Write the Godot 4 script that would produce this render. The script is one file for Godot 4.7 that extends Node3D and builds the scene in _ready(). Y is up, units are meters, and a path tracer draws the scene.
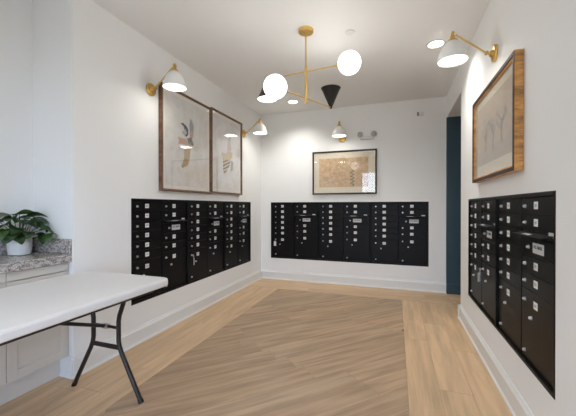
extends Node3D

# ---------------------------------------------------------------- measures of the room (metres)
const XL := -2.11        # wall under the bird prints
const XR := 0.653        # wall with the gilt picture
const ZB := -4.739       # end wall
const HC := 2.694        # ceiling
const ZE := -1.55        # where the left wall ends and the cabinet niche begins
const XN := -2.52        # niche back
const ZN := -0.40        # near end of the niche
const ZO := -3.72        # near edge of the passage opening in the right wall
const HO := 2.395        # head of that opening
const ZR := 2.6          # wall behind the camera
const BOX_B := 0.3445    # mailboxes: bottom and top
const BOX_T := 1.2525

var M := {}
var taken := {}
var cache := {}
var rng := RandomNumberGenerator.new()

# ---------------------------------------------------------------- mesh builder
class MB:
	var v := PackedVector3Array()
	var n := PackedVector3Array()
	var uv := PackedVector2Array()
	func tri(a: Vector3, b: Vector3, c: Vector3, na: Vector3, nb: Vector3, nc: Vector3, ua := Vector2.ZERO, ub := Vector2.ZERO, uc := Vector2.ZERO) -> void:
		if (c - a).cross(b - a).dot(na + nb + nc) < 0.0:
			var t := b
			b = c
			c = t
			t = nb
			nb = nc
			nc = t
			var s := ub
			ub = uc
			uc = s
		v.append_array([a, b, c])
		n.append_array([na, nb, nc])
		uv.append_array([ua, ub, uc])
	func face(p: Array, nn: Vector3) -> void:
		for i in range(1, p.size() - 1):
			tri(p[0], p[i], p[i + 1], nn, nn, nn)
	func out_face(p: Array, centre: Vector3) -> void:
		var nn: Vector3 = (p[1] - p[0]).cross(p[2] - p[0]).normalized()
		var m := Vector3.ZERO
		for q in p:
			m += q
		m /= p.size()
		if nn.dot(m - centre) < 0.0:
			nn = -nn
		face(p, nn)
	# box with chamfered edges
	func box(c: Vector3, s: Vector3, b := 0.0) -> void:
		var h := s * 0.5
		b = minf(b, minf(h.x, minf(h.y, h.z)) * 0.9)
		for ax in 3:
			for sg in [-1.0, 1.0]:
				var a1 := (ax + 1) % 3
				var a2 := (ax + 2) % 3
				var p := []
				for k in [[-1, -1], [1, -1], [1, 1], [-1, 1]]:
					var q := Vector3.ZERO
					q[ax] = sg * h[ax]
					q[a1] = k[0] * (h[a1] - b)
					q[a2] = k[1] * (h[a2] - b)
					p.append(c + q)
				var nn := Vector3.ZERO
				nn[ax] = sg
				face(p, nn)
		if b <= 0.0:
			return
		for ax in 3:
			var a1 := (ax + 1) % 3
			var a2 := (ax + 2) % 3
			for s1 in [-1.0, 1.0]:
				for s2 in [-1.0, 1.0]:
					var p := []
					for k in [[-1, 0], [1, 0], [1, 1], [-1, 1]]:
						var q := Vector3.ZERO
						q[ax] = k[0] * (h[ax] - b)
						q[a1] = s1 * (h[a1] - (b if k[1] == 0 else 0.0))
						q[a2] = s2 * (h[a2] - (0.0 if k[1] == 0 else b))
						p.append(c + q)
					out_face(p, c)
		for sx in [-1.0, 1.0]:
			for sy in [-1.0, 1.0]:
				for sz in [-1.0, 1.0]:
					var e := Vector3(sx * h.x, sy * h.y, sz * h.z)
					var i := Vector3(sx * (h.x - b), sy * (h.y - b), sz * (h.z - b))
					out_face([c + Vector3(e.x, i.y, i.z), c + Vector3(i.x, e.y, i.z), c + Vector3(i.x, i.y, e.z)], c)
	func range_box(a: Vector3, b: Vector3, bev := 0.0) -> void:
		box((a + b) * 0.5, (b - a).abs(), bev)
	# lathe about an axis; the profile (r, height) runs so that its right-hand side is outside
	func lathe(prof: Array, at: Vector3, axis := Vector3.UP, seg := 32) -> void:
		var y := axis.normalized()
		var x := y.cross(Vector3.RIGHT if absf(y.x) < 0.9 else Vector3.BACK).normalized()
		var z := x.cross(y)
		var ns := []
		for i in prof.size() - 1:
			var d: Vector2 = prof[i + 1] - prof[i]
			ns.append(Vector2(d.y, -d.x).normalized())
		for i in prof.size() - 1:
			var n0: Vector2 = ns[i]
			var n1: Vector2 = ns[i]
			if i > 0 and ns[i - 1].dot(ns[i]) > 0.75:
				n0 = (ns[i - 1] + ns[i]).normalized()
			if i < ns.size() - 1 and ns[i + 1].dot(ns[i]) > 0.75:
				n1 = (ns[i + 1] + ns[i]).normalized()
			for k in seg:
				var d0 := x * cos(TAU * k / seg) + z * sin(TAU * k / seg)
				var d1 := x * cos(TAU * (k + 1) / seg) + z * sin(TAU * (k + 1) / seg)
				var p: Vector2 = prof[i]
				var q: Vector2 = prof[i + 1]
				var a := at + d0 * p.x + y * p.y
				var b := at + d1 * p.x + y * p.y
				var c := at + d1 * q.x + y * q.y
				var e := at + d0 * q.x + y * q.y
				var na := d0 * n0.x + y * n0.y
				var nb := d1 * n0.x + y * n0.y
				var nc := d1 * n1.x + y * n1.y
				var ne := d0 * n1.x + y * n1.y
				if p.x > 1e-6:
					tri(a, b, c, na, nb, nc)
				if q.x > 1e-6:
					tri(a, c, e, na, nc, ne)
	# round tube along a path, closed at both ends
	func tube(path: Array, r: float, seg := 10) -> void:
		var ring0 := []
		var nrm0 := []
		var up := Vector3.ZERO
		for i in path.size():
			var d: Vector3
			if i == 0:
				d = path[1] - path[0]
			elif i == path.size() - 1:
				d = path[i] - path[i - 1]
			else:
				d = (path[i] - path[i - 1]).normalized() + (path[i + 1] - path[i]).normalized()
			d = d.normalized()
			if up == Vector3.ZERO:
				up = d.cross(Vector3.RIGHT if absf(d.x) < 0.8 else Vector3.UP).normalized()
			else:
				up = (up - d * up.dot(d)).normalized()
			var sd := d.cross(up)
			var ring := []
			var nrm := []
			for k in seg:
				var o := up * cos(TAU * k / seg) + sd * sin(TAU * k / seg)
				ring.append(path[i] + o * r)
				nrm.append(o)
			if i > 0:
				for k in seg:
					var j := (k + 1) % seg
					tri(ring0[k], ring0[j], ring[j], nrm0[k], nrm0[j], nrm[j])
					tri(ring0[k], ring[j], ring[k], nrm0[k], nrm[j], nrm[k])
			if i == 0:
				face(ring, -d)
			if i == path.size() - 1:
				face(ring, d)
			ring0 = ring
			nrm0 = nrm
	# a closed profile of (inset, z) points swept round a w x h rectangle in the xy plane
	func ring(w: float, h: float, prof: Array) -> void:
		var area := 0.0
		for i in prof.size():
			var p: Vector2 = prof[i]
			var q: Vector2 = prof[(i + 1) % prof.size()]
			area += p.x * q.y - q.x * p.y
		for i in prof.size():
			var p: Vector2 = prof[i]
			var q: Vector2 = prof[(i + 1) % prof.size()]
			var d := (q - p).normalized()
			var o := Vector2(d.y, -d.x) if area > 0.0 else Vector2(-d.y, d.x)
			var A := _corners(w, h, p)
			var B := _corners(w, h, q)
			var inward := [Vector3(0, 1, 0), Vector3(-1, 0, 0), Vector3(0, -1, 0), Vector3(1, 0, 0)]
			for k in 4:
				var j := (k + 1) % 4
				face([A[k], A[j], B[j], B[k]], inward[k] * o.x + Vector3(0, 0, o.y))
	func _corners(w: float, h: float, p: Vector2) -> Array:
		var a := w * 0.5 - p.x
		var b := h * 0.5 - p.x
		return [Vector3(-a, -b, p.y), Vector3(a, -b, p.y), Vector3(a, b, p.y), Vector3(-a, b, p.y)]
	# an upright outline (y up, out away from the wall) run straight from a to b; out says which way it faces
	func moulding(a: Vector3, b: Vector3, out: Vector3, prof: Array) -> void:
		var c := Vector2.ZERO
		for p in prof:
			c += p
		c /= prof.size()
		for i in prof.size():
			var p: Vector2 = prof[i]
			var q: Vector2 = prof[(i + 1) % prof.size()]
			var d := (q - p).normalized()
			var o := Vector2(d.y, -d.x)
			if o.dot((p + q) * 0.5 - c) < 0.0:
				o = -o
			face([a + out * p.x + Vector3.UP * p.y, b + out * p.x + Vector3.UP * p.y, b + out * q.x + Vector3.UP * q.y, a + out * q.x + Vector3.UP * q.y], out * o.x + Vector3.UP * o.y)
		for e in [[a, (a - b).normalized()], [b, (b - a).normalized()]]:
			var ids := Geometry2D.triangulate_polygon(PackedVector2Array(prof))
			for i in range(0, ids.size(), 3):
				var t := []
				for k in 3:
					var p: Vector2 = prof[ids[i + k]]
					t.append(e[0] + out * p.x + Vector3.UP * p.y)
				face(t, e[1])
	func mesh() -> ArrayMesh:
		var arr := []
		arr.resize(Mesh.ARRAY_MAX)
		arr[Mesh.ARRAY_VERTEX] = v
		arr[Mesh.ARRAY_NORMAL] = n
		arr[Mesh.ARRAY_TEX_UV] = uv
		var m := ArrayMesh.new()
		m.add_surface_from_arrays(Mesh.PRIMITIVE_TRIANGLES, arr)
		return m

# ---------------------------------------------------------------- scene helpers
func numbered(called: String) -> String:
	var k: int = taken.get(called, 0)
	taken[called] = k + 1
	return called if k == 0 else "%s_%03d" % [called, k]

func put(called: String, m: Mesh, material: Material, parent: Node3D, at := Vector3.ZERO) -> MeshInstance3D:
	var o := MeshInstance3D.new()
	o.name = called
	o.mesh = m
	o.material_override = material
	parent.add_child(o, true)
	o.position = at
	return o

func thing(called: String, label: String, category: String, at := Vector3.ZERO, turn := 0.0, group := "") -> Node3D:
	var o := Node3D.new()
	o.name = numbered(called)
	add_child(o)
	o.position = at
	o.rotation_degrees.y = turn
	o.set_meta("label", label)
	o.set_meta("category", category)
	if group:
		o.set_meta("group", group)
	return o

func struct(called: String, m: Mesh, material: Material, label: String, category: String) -> MeshInstance3D:
	var o := put(numbered(called), m, material, self)
	o.set_meta("kind", "structure")
	o.set_meta("label", label)
	o.set_meta("category", category)
	return o

func copy(src: Node3D, label: String, at: Vector3, turn: float) -> Node3D:
	var o: Node3D = src.duplicate()
	var stem := String(src.name)
	if stem.substr(stem.length() - 3).is_valid_int():
		stem = stem.substr(0, stem.length() - 4)
	o.name = numbered(stem)
	add_child(o)
	o.position = at
	o.rotation_degrees.y = turn
	o.set_meta("label", label)
	return o

func rbox(a: Vector3, b: Vector3, bev := 0.0) -> ArrayMesh:
	var m := MB.new()
	m.range_box(a, b, bev)
	return m.mesh()

func bbox(s: Vector3, bev: float) -> ArrayMesh:
	var key := "%.4f %.4f %.4f %.4f" % [s.x, s.y, s.z, bev]
	if not cache.has(key):
		var m := MB.new()
		m.box(Vector3.ZERO, s, bev)
		cache[key] = m.mesh()
	return cache[key]

func mat(c: Color, rough := 0.6, metal := 0.0) -> StandardMaterial3D:
	var m := StandardMaterial3D.new()
	m.albedo_color = c
	m.roughness = rough
	m.metallic = metal
	return m

func glow(c: Color, e: float) -> StandardMaterial3D:
	var m := mat(Color(0.95, 0.95, 0.95), 0.5)
	m.emission_enabled = true
	m.emission = c
	m.emission_energy_multiplier = e
	return m

# ---------------------------------------------------------------- textures
func wood_texture(seed_: int, low: float, streak: float) -> ImageTexture:
	var w := 512
	var h := 256
	var im := Image.create(w, h, false, Image.FORMAT_RGB8)
	var a := FastNoiseLite.new()
	a.seed = seed_
	a.frequency = 0.012
	a.fractal_octaves = 4
	var b := FastNoiseLite.new()
	b.seed = seed_ + 5
	b.frequency = 0.05
	b.fractal_octaves = 3
	for y in h:
		for x in w:
			# grain runs along x; wrap in x by blending
			var t := float(x) / w
			var g0 := a.get_noise_2d(x * 0.35, y * 3.0)
			var g1 := a.get_noise_2d((x - w) * 0.35, y * 3.0)
			var g := lerpf(g0, g1, t)
			var f := lerpf(b.get_noise_2d(x * 0.25, y * 9.0), b.get_noise_2d((x - w) * 0.25, y * 9.0), t)
			var k := clampf(1.0 - low * 0.5 + g * streak + f * streak * 0.55, 0.3, 1.0)
			im.set_pixel(x, y, Color(k, k * (0.985 + 0.015 * k), k * (0.96 + 0.04 * k)))
	im.generate_mipmaps()
	return ImageTexture.create_from_image(im)

func granite_texture() -> ImageTexture:
	var s := 256
	var im := Image.create(s, s, false, Image.FORMAT_RGB8)
	var a := FastNoiseLite.new()
	a.seed = 11
	a.frequency = 0.03
	a.fractal_octaves = 4
	var b := FastNoiseLite.new()
	b.seed = 23
	b.frequency = 0.16
	b.fractal_octaves = 2
	var c := FastNoiseLite.new()
	c.seed = 31
	c.noise_type = FastNoiseLite.TYPE_CELLULAR
	c.frequency = 0.11
	for y in s:
		for x in s:
			var n1 := a.get_noise_2d(x, y * 1.6)
			var n2 := b.get_noise_2d(x, y)
			var n3 := c.get_noise_2d(x, y)
			var col := Color(0.70, 0.68, 0.66).lerp(Color(0.46, 0.42, 0.40), clampf(0.5 + n1 * 1.6, 0, 1))
			col = col.lerp(Color(0.90, 0.89, 0.87), clampf(n2 * 2.2 - 0.25, 0, 1))
			col = col.lerp(Color(0.20, 0.18, 0.19), clampf(n3 * 1.6 + 0.15 - n1, 0, 0.75) * 0.8)
			im.set_pixel(x, y, col)
	im.generate_mipmaps()
	return ImageTexture.create_from_image(im)

func fill_poly(im: Image, pts: Array, col: Color, amt := 1.0, stripe := 0.0, stripe_col := Color.BLACK) -> void:
	var s := Vector2(im.get_width(), im.get_height())
	var p := PackedVector2Array()
	var lo := Vector2(1, 1)
	var hi := Vector2.ZERO
	for q in pts:
		var w := Vector2(q[0], q[1])
		lo = lo.min(w)
		hi = hi.max(w)
		p.append(w * s)
	for y in range(maxi(0, int(lo.y * s.y)), mini(int(s.y), int(hi.y * s.y) + 1)):
		for x in range(maxi(0, int(lo.x * s.x)), mini(int(s.x), int(hi.x * s.x) + 1)):
			if Geometry2D.is_point_in_polygon(Vector2(x + 0.5, y + 0.5), p):
				var c := col
				if stripe > 0.0 and fmod(y + x * 0.35, stripe) < stripe * 0.45:
					c = stripe_col
				im.set_pixel(x, y, im.get_pixel(x, y).lerp(c, amt))

func paper(w: int, h: int, col: Color, vary: float, seed_: int, freq := 0.02) -> Image:
	var im := Image.create(w, h, false, Image.FORMAT_RGB8)
	var a := FastNoiseLite.new()
	a.seed = seed_
	a.frequency = freq
	a.fractal_octaves = 4
	for y in h:
		for x in w:
			var k := 1.0 + a.get_noise_2d(x, y) * vary
			im.set_pixel(x, y, Color(col.r * k, col.g * k, col.b * k * k))
	return im

func stroke(im: Image, a: Vector2, b: Vector2, w0: float, w1: float, col: Color, amt: float) -> void:
	var d := (b - a).normalized()
	var s := Vector2(-d.y, d.x)
	fill_poly(im, [a + s * w0, b + s * w1, b - s * w1, a - s * w0].map(func(q): return [q.x, q.y]), col, amt)

func art_material(im: Image) -> StandardMaterial3D:
	im.generate_mipmaps()
	var m := mat(Color.WHITE, 0.9)
	m.albedo_texture = ImageTexture.create_from_image(im)
	return m

func art_bird_one() -> StandardMaterial3D:
	var im := paper(256, 320, Color(0.88, 0.87, 0.85), 0.05, 3)
	var dark := Color(0.24, 0.25, 0.27)
	fill_poly(im, [[0.411, 0.49], [0.567, 0.48], [0.546, 0.642], [0.494, 0.746], [0.37, 0.79], [0.339, 0.772], [0.404, 0.677]], Color(0.76, 0.66, 0.52))
	fill_poly(im, [[0.42, 0.66], [0.52, 0.69], [0.48, 0.745], [0.37, 0.79], [0.345, 0.772]], Color(0.68, 0.56, 0.42), 0.6)
	fill_poly(im, [[0.271, 0.441], [0.324, 0.449], [0.454, 0.441], [0.498, 0.481], [0.404, 0.513], [0.308, 0.519], [0.271, 0.534], [0.296, 0.488]], Color(0.78, 0.62, 0.52))
	fill_poly(im, [[0.54, 0.327], [0.634, 0.298], [0.618, 0.399], [0.557, 0.454], [0.533, 0.396]], Color(0.76, 0.64, 0.56))
	fill_poly(im, [[0.548, 0.184], [0.594, 0.205], [0.634, 0.26], [0.633, 0.308], [0.54, 0.341], [0.527, 0.273]], Color(0.60, 0.61, 0.62))
	fill_poly(im, [[0.325, 0.284], [0.373, 0.267], [0.455, 0.288], [0.499, 0.322], [0.499, 0.384], [0.454, 0.418], [0.411, 0.4], [0.359, 0.378], [0.418, 0.351], [0.399, 0.307]], dark)
	fill_poly(im, [[0.372, 0.367], [0.431, 0.327], [0.471, 0.363], [0.445, 0.403], [0.395, 0.391]], Color(0.70, 0.75, 0.80))
	fill_poly(im, [[0.471, 0.433], [0.575, 0.406], [0.64, 0.492], [0.575, 0.501], [0.498, 0.49]], Color(0.45, 0.42, 0.41))
	return art_material(im)

func art_bird_two() -> StandardMaterial3D:
	var im := paper(256, 320, Color(0.88, 0.87, 0.86), 0.05, 8)
	fill_poly(im, [[0.538, 0.23], [0.612, 0.20], [0.655, 0.24], [0.626, 0.30], [0.677, 0.395], [0.609, 0.452], [0.465, 0.47], [0.515, 0.361]], Color(0.78, 0.72, 0.68))
	fill_poly(im, [[0.669, 0.553], [0.745, 0.588], [0.722, 0.707], [0.623, 0.731], [0.638, 0.633]], Color(0.70, 0.70, 0.70), 1.0, 9.0, Color(0.52, 0.52, 0.54))
	fill_poly(im, [[0.341, 0.564], [0.654, 0.546], [0.587, 0.655], [0.395, 0.792], [0.341, 0.736]], Color(0.80, 0.73, 0.60), 1.0, 16.0, Color(0.38, 0.29, 0.23))
	fill_poly(im, [[0.295, 0.48], [0.445, 0.48], [0.624, 0.438], [0.723, 0.44], [0.7, 0.522], [0.565, 0.57], [0.355, 0.568], [0.288, 0.532]], Color(0.80, 0.72, 0.57))
	return art_material(im)

func art_tan() -> StandardMaterial3D:
	var im := paper(320, 180, Color(0.83, 0.70, 0.53), 0.12, 14, 0.03)
	var r := RandomNumberGenerator.new()
	r.seed = 4
	for k in 14:      # faint drifting clouds of wash
		var c := Vector2(r.randf_range(0.06, 0.55), r.randf_range(0.15, 0.85))
		var pts := []
		for i in 9:
			var a := TAU * i / 9.0
			pts.append([c.x + cos(a) * r.randf_range(0.02, 0.07), c.y + sin(a) * r.randf_range(0.02, 0.06)])
		fill_poly(im, pts, Color(0.66, 0.53, 0.38), 0.22)
	var stem := Color(0.36, 0.40, 0.36)
	stroke(im, Vector2(0.69, 0.98), Vector2(0.68, 0.42), 0.006, 0.004, stem, 0.8)
	for k in 9:
		var y := 0.45 + k * 0.057
		var sgn := 1.0 if k % 2 == 0 else -1.0
		var a := Vector2(0.685, y + 0.03)
		fill_poly(im, [[a.x, a.y], [a.x + sgn * 0.025, a.y - 0.05], [a.x + sgn * 0.045, a.y - 0.02], [a.x + sgn * 0.02, a.y + 0.02]], stem, 0.75)
	for k in 8:
		var a := TAU * k / 8.0
		var c := Vector2(0.62, 0.22)
		fill_poly(im, [[c.x, c.y], [c.x + cos(a) * 0.035, c.y + sin(a) * 0.07], [c.x + cos(a + 0.5) * 0.035, c.y + sin(a + 0.5) * 0.07]], Color(0.90, 0.82, 0.70), 0.7)
	return art_material(im)

func art_trees() -> StandardMaterial3D:
	var im := paper(320, 200, Color(0.77, 0.69, 0.585), 0.07, 19)
	var g := Color(0.40, 0.40, 0.41)
	var r := RandomNumberGenerator.new()
	r.seed = 12
	fill_poly(im, [[0.0, 0.78], [0.3, 0.72], [0.7, 0.76], [1.0, 0.71], [1.0, 1.0], [0.0, 1.0]], Color(0.66, 0.60, 0.53), 0.45)
	for t in [[0.30, 0.80, 0.26], [0.52, 0.84, 0.30], [0.74, 0.78, 0.28]]:
		var b := Vector2(t[0], t[1])
		var top := b + Vector2(-0.01, -t[2] * 1.1)
		stroke(im, b, top, 0.020, 0.012, g, 0.7)
		for k in 7:
			var a := b.lerp(top, 0.45 + 0.09 * k)
			var e := a + Vector2(r.randf_range(-0.12, 0.12), r.randf_range(-0.24, -0.10))
			stroke(im, a, e, 0.013, 0.004, g, 0.75)
			for j in 3:
				var c := e + Vector2(r.randf_range(-0.03, 0.03), r.randf_range(-0.03, 0.03))
				fill_poly(im, [[c.x - 0.02, c.y], [c.x, c.y - 0.035], [c.x + 0.02, c.y], [c.x, c.y + 0.03]], Color(0.55, 0.53, 0.52), 0.5)
	return art_material(im)

func label_material(v: int) -> StandardMaterial3D:
	var im := Image.create(32, 32, false, Image.FORMAT_RGB8)
	im.fill(Color(0.93, 0.93, 0.92))
	var d := Color(0.45, 0.45, 0.47)
	im.fill_rect(Rect2i(8, 9, 3, 14), d)
	im.fill_rect(Rect2i(14, 9 + 2 * (v % 2), 3, 12), d)
	im.fill_rect(Rect2i(21, 9, 3, 14 - 2 * v), d)
	im.generate_mipmaps()
	var m := mat(Color.WHITE, 0.5)
	m.albedo_texture = ImageTexture.create_from_image(im)
	return m

func make_materials() -> void:
	M.wall = mat(Color(0.947, 0.947, 0.938), 0.85)
	M.ceiling = mat(Color(0.945, 0.945, 0.938), 0.9)
	M.trim = mat(Color(0.905, 0.905, 0.893), 0.42)
	M.teal = mat(Color(0.19, 0.29, 0.335), 0.6)
	M.cabinet = mat(Color(0.835, 0.81, 0.77), 0.45)
	M.dark = mat(Color(0.04, 0.04, 0.042), 0.5)
	M.box = mat(Color(0.06, 0.061, 0.064), 0.42)
	M.box.metallic_specular = 0.3
	M.box_frame = mat(Color(0.05, 0.051, 0.054), 0.45)
	M.box_frame.metallic_specular = 0.3
	M.steel = mat(Color(0.82, 0.82, 0.83), 0.28, 1.0)
	M.brass = mat(Color(0.87, 0.73, 0.44), 0.30, 1.0)
	M.shade = mat(Color(0.92, 0.92, 0.90), 0.35)
	M.white = mat(Color(0.90, 0.90, 0.89), 0.5)
	M.plastic = mat(Color(0.885, 0.88, 0.87), 0.5)
	M.black_metal = mat(Color(0.10, 0.085, 0.08), 0.42)
	M.cone = mat(Color(0.075, 0.07, 0.065), 0.45)
	M.mat_board = mat(Color(0.93, 0.91, 0.87), 0.9)
	M.cream_board = mat(Color(0.90, 0.86, 0.77), 0.9)
	M.emerg = mat(Color(0.88, 0.88, 0.87), 0.4)
	M.lens = mat(Color(0.70, 0.71, 0.72), 0.15)
	M.walnut = mat(Color(0.50, 0.36, 0.275), 0.45)
	M.espresso = mat(Color(0.26, 0.185, 0.145), 0.6)
	M.gilt = mat(Color(0.88, 0.64, 0.35), 0.4)
	M.soil = mat(Color(0.16, 0.12, 0.09), 0.95)
	M.pot = mat(Color(0.87, 0.87, 0.86), 0.35)
	M.label = [label_material(0), label_material(1), label_material(2)]
	M.notice = mat(Color(0.82, 0.83, 0.83), 0.5)
	M.ink = mat(Color(0.10, 0.10, 0.11), 0.6)
	M.granite = mat(Color.WHITE, 0.25)
	M.granite.albedo_texture = granite_texture()
	M.granite.uv1_triplanar = true
	M.granite.uv1_scale = Vector3(3.2, 3.2, 3.2)
	M.glass = mat(Color(1, 1, 1, 0.03), 0.02)
	M.picture_glass = mat(Color(1, 1, 1, 0.03), 0.02)
	M.picture_glass.transparency = BaseMaterial3D.TRANSPARENCY_ALPHA
	M.glass.transparency = BaseMaterial3D.TRANSPARENCY_ALPHA
	M.leaf = []
	for c in [Color(0.13, 0.24, 0.11), Color(0.18, 0.31, 0.12), Color(0.27, 0.38, 0.16)]:
		var l := mat(c, 0.38)
		l.backlight_enabled = true
		l.backlight = Color(0.10, 0.16, 0.05)
		l.cull_mode = BaseMaterial3D.CULL_DISABLED
		M.leaf.append(l)
	M.stem = mat(Color(0.33, 0.40, 0.20), 0.6)
	var tx_a := wood_texture(2, 0.15, 0.21)
	var tx_b := wood_texture(9, 0.12, 0.13)
	M.oak_dark = []
	for c in [Color(0.765, 0.645, 0.52), Color(0.74, 0.625, 0.505), Color(0.785, 0.66, 0.53), Color(0.755, 0.645, 0.525)]:
		var o := mat(c, 0.48)
		o.albedo_texture = tx_a
		M.oak_dark.append(o)
	M.oak_light = []
	for c in [Color(0.885, 0.75, 0.59), Color(0.87, 0.735, 0.575), Color(0.90, 0.765, 0.605)]:
		var o := mat(c, 0.48)
		o.albedo_texture = tx_b
		M.oak_light.append(o)
	var tw := wood_texture(21, 0.3, 0.35)
	for k in ["walnut", "espresso", "gilt"]:
		M[k].albedo_texture = tw
		M[k].uv1_triplanar = true
		M[k].uv1_scale = Vector3(2, 2, 2)

# ---------------------------------------------------------------- setting
# a wall slab with a shallow recess for the mailboxes: axis = the slab's thickness, facing = which side the recess opens to
func recessed(m: MB, a: Vector3, b: Vector3, axis: int, facing: float, run: Vector2) -> void:
	var depth := 0.06
	var al := 2 - axis
	var back_a := a
	var back_b := b
	var front_a := a
	var front_b := b
	if facing > 0.0:
		back_b[axis] = b[axis] - depth
		front_a[axis] = b[axis] - depth
	else:
		back_a[axis] = a[axis] + depth
		front_b[axis] = a[axis] + depth
	m.range_box(back_a, back_b)
	var p := front_a
	var q := front_b
	q.y = BOX_B
	m.range_box(p, q)
	p = front_a
	p.y = BOX_T
	m.range_box(p, front_b)
	p = front_a
	q = front_b
	p.y = BOX_B
	q.y = BOX_T
	q[al] = run.x
	m.range_box(p, q)
	p[al] = run.y
	q[al] = front_b[al]
	m.range_box(p, q)

func build_shell() -> void:
	var t := 0.13
	var m := MB.new()
	recessed(m, Vector3(XN - t, 0, ZB - t), Vector3(XL, HC, ZE), 0, 1.0, Vector2(-2.0486 - 6 * 0.3813, -2.0486))
	struct("wall_left", m.mesh(), M.wall, "white wall with the bird prints and a run of black mailboxes", "wall")
	struct("wall_niche", rbox(Vector3(XN - t, 0, ZE), Vector3(XN, HC, ZN)), M.wall, "white back wall of the niche behind the counter", "wall")
	struct("wall_left", rbox(Vector3(XN - t, 0, ZN), Vector3(XL, HC, ZR + t)), M.wall, "white wall on the near side of the cabinet niche", "wall")
	m = MB.new()
	recessed(m, Vector3(XL, 0, ZB - t), Vector3(XR, HC, ZB), 2, 1.0, Vector2(-1.936, -1.936 + 6 * 0.395))
	struct("wall_back", m.mesh(), M.wall, "white end wall with the wide tan picture and mailboxes", "wall")
	m = MB.new()
	recessed(m, Vector3(XR, 0, ZO), Vector3(XR + t, HC, 0.75), 0, -1.0, Vector2(-3.3443, -3.3443 + 4 * 0.4243))
	m.range_box(Vector3(XR, HO, ZB - t), Vector3(XR + t, HC, ZO))
	m.range_box(Vector3(XR, 0, 0.75), Vector3(XR + t, 0.40, 2.45))
	m.range_box(Vector3(XR, 2.45, 0.75), Vector3(XR + t, HC, 2.45))
	m.range_box(Vector3(XR, 0, 2.45), Vector3(XR + t, HC, ZR + t))
	struct("wall_right", m.mesh(), M.wall, "white wall with the gilt framed picture and passage opening", "wall")
	m = MB.new()
	m.range_box(Vector3(XR + 0.002, 0, ZB - t), Vector3(2.4, HO, ZB + 0.04))
	m.range_box(Vector3(XR + t, 0, ZO), Vector3(2.4, HO, ZO + t))
	m.range_box(Vector3(2.4, 0, ZB - t), Vector3(2.4 + t, HO, ZO + t))
	var pw := struct("wall_passage", m.mesh(), M.teal, "dark teal painted walls of the side passage", "wall")
	m = MB.new()
	m.moulding(Vector3(XR + 0.004, 0, ZB + 0.04), Vector3(2.4, 0, ZB + 0.04), Vector3(0, 0, 1), [Vector2(0, 0), Vector2(0.014, 0), Vector2(0.014, 0.125), Vector2(0.006, 0.14), Vector2(0, 0.14)])
	put("baseboard", m.mesh(), M.teal, pw)
	struct("ceiling_passage", rbox(Vector3(XR + t, HO, ZB - t), Vector3(2.4 + t, HO + 0.1, ZO + t)), M.ceiling, "low ceiling over the side passage", "ceiling")
	struct("ceiling", rbox(Vector3(XN - t, HC, ZB - t), Vector3(XR + t, HC + 0.12, ZR + t)), M.ceiling, "plain off white ceiling with lamps", "ceiling")
	# wall behind the camera with a glazed opening
	m = MB.new()
	var x0 := -1.25
	var x1 := 0.60
	m.range_box(Vector3(XL, 0, ZR), Vector3(x0, HC, ZR + t))
	m.range_box(Vector3(x1, 0, ZR), Vector3(XR, HC, ZR + t))
	m.range_box(Vector3(x0, 2.50, ZR), Vector3(x1, HC, ZR + t))
	m.range_box(Vector3(x0, 0, ZR), Vector3(x1, 0.10, ZR + t))
	struct("wall_rear", m.mesh(), M.wall, "white wall around the tall window facing the mailboxes", "wall")
	var w := Node3D.new()
	w.name = "window_1"
	add_child(w)
	w.set_meta("kind", "structure")
	w.set_meta("label", "tall two pane window facing the end wall")
	w.set_meta("category", "window")
	w.position = Vector3((x0 + x1) * 0.5, 1.30, ZR + 0.05)
	m = MB.new()
	m.ring(x1 - x0, 2.40, [Vector2(0, -0.03), Vector2(0.05, -0.03), Vector2(0.05, 0.03), Vector2(0, 0.03)])
	m.box(Vector3(-0.35, 0, 0), Vector3(0.05, 2.35, 0.05))
	put("window_frame", m.mesh(), M.trim, w)
	put("pane", bbox(Vector3(0.505, 2.30, 0.006), 0.0), M.glass, w, Vector3(-0.6225, 0, 0))
	put("pane", bbox(Vector3(1.20, 2.30, 0.006), 0.0), M.glass, w, Vector3(0.275, 0, 0))
	w = Node3D.new()
	w.name = "window_2"
	add_child(w)
	w.set_meta("kind", "structure")
	w.set_meta("label", "wide window in the gilt picture wall, toward the tall window")
	w.set_meta("category", "window")
	w.position = Vector3(XR + 0.06, 1.425, 1.60)
	w.rotation_degrees.y = -90
	m = MB.new()
	m.ring(1.70, 2.05, [Vector2(0, -0.03), Vector2(0.05, -0.03), Vector2(0.05, 0.03), Vector2(0, 0.03)])
	put("window_frame", m.mesh(), M.trim, w)
	put("pane", bbox(Vector3(1.60, 1.95, 0.006), 0.0), M.glass, w)
	# baseboards
	var prof := [Vector2(0, 0), Vector2(0.026, 0), Vector2(0.026, 0.008), Vector2(0.017, 0.020), Vector2(0.017, 0.116), Vector2(0.007, 0.132), Vector2(0.007, 0.138), Vector2(0.003, 0.144), Vector2(0, 0.144)]
	m = MB.new()
	m.moulding(Vector3(XL, 0, ZB), Vector3(XL, 0, ZE + 0.024), Vector3(1, 0, 0), prof)
	m.moulding(Vector3(XL + 0.024, 0, ZE), Vector3(-2.22, 0, ZE), Vector3(0, 0, 1), prof)
	struct("baseboard_left", m.mesh(), M.trim, "white baseboard below the bird print wall", "baseboard")
	m = MB.new()
	m.moulding(Vector3(XL, 0, ZB), Vector3(XR, 0, ZB), Vector3(0, 0, 1), prof)
	struct("baseboard_back", m.mesh(), M.trim, "white baseboard along the end wall", "baseboard")
	m = MB.new()
	m.moulding(Vector3(XR, 0, ZO), Vector3(XR, 0, ZR), Vector3(-1, 0, 0), prof)
	m.moulding(Vector3(XR - 0.024, 0, ZO), Vector3(XR + t, 0, ZO), Vector3(0, 0, -1), prof)
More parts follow.
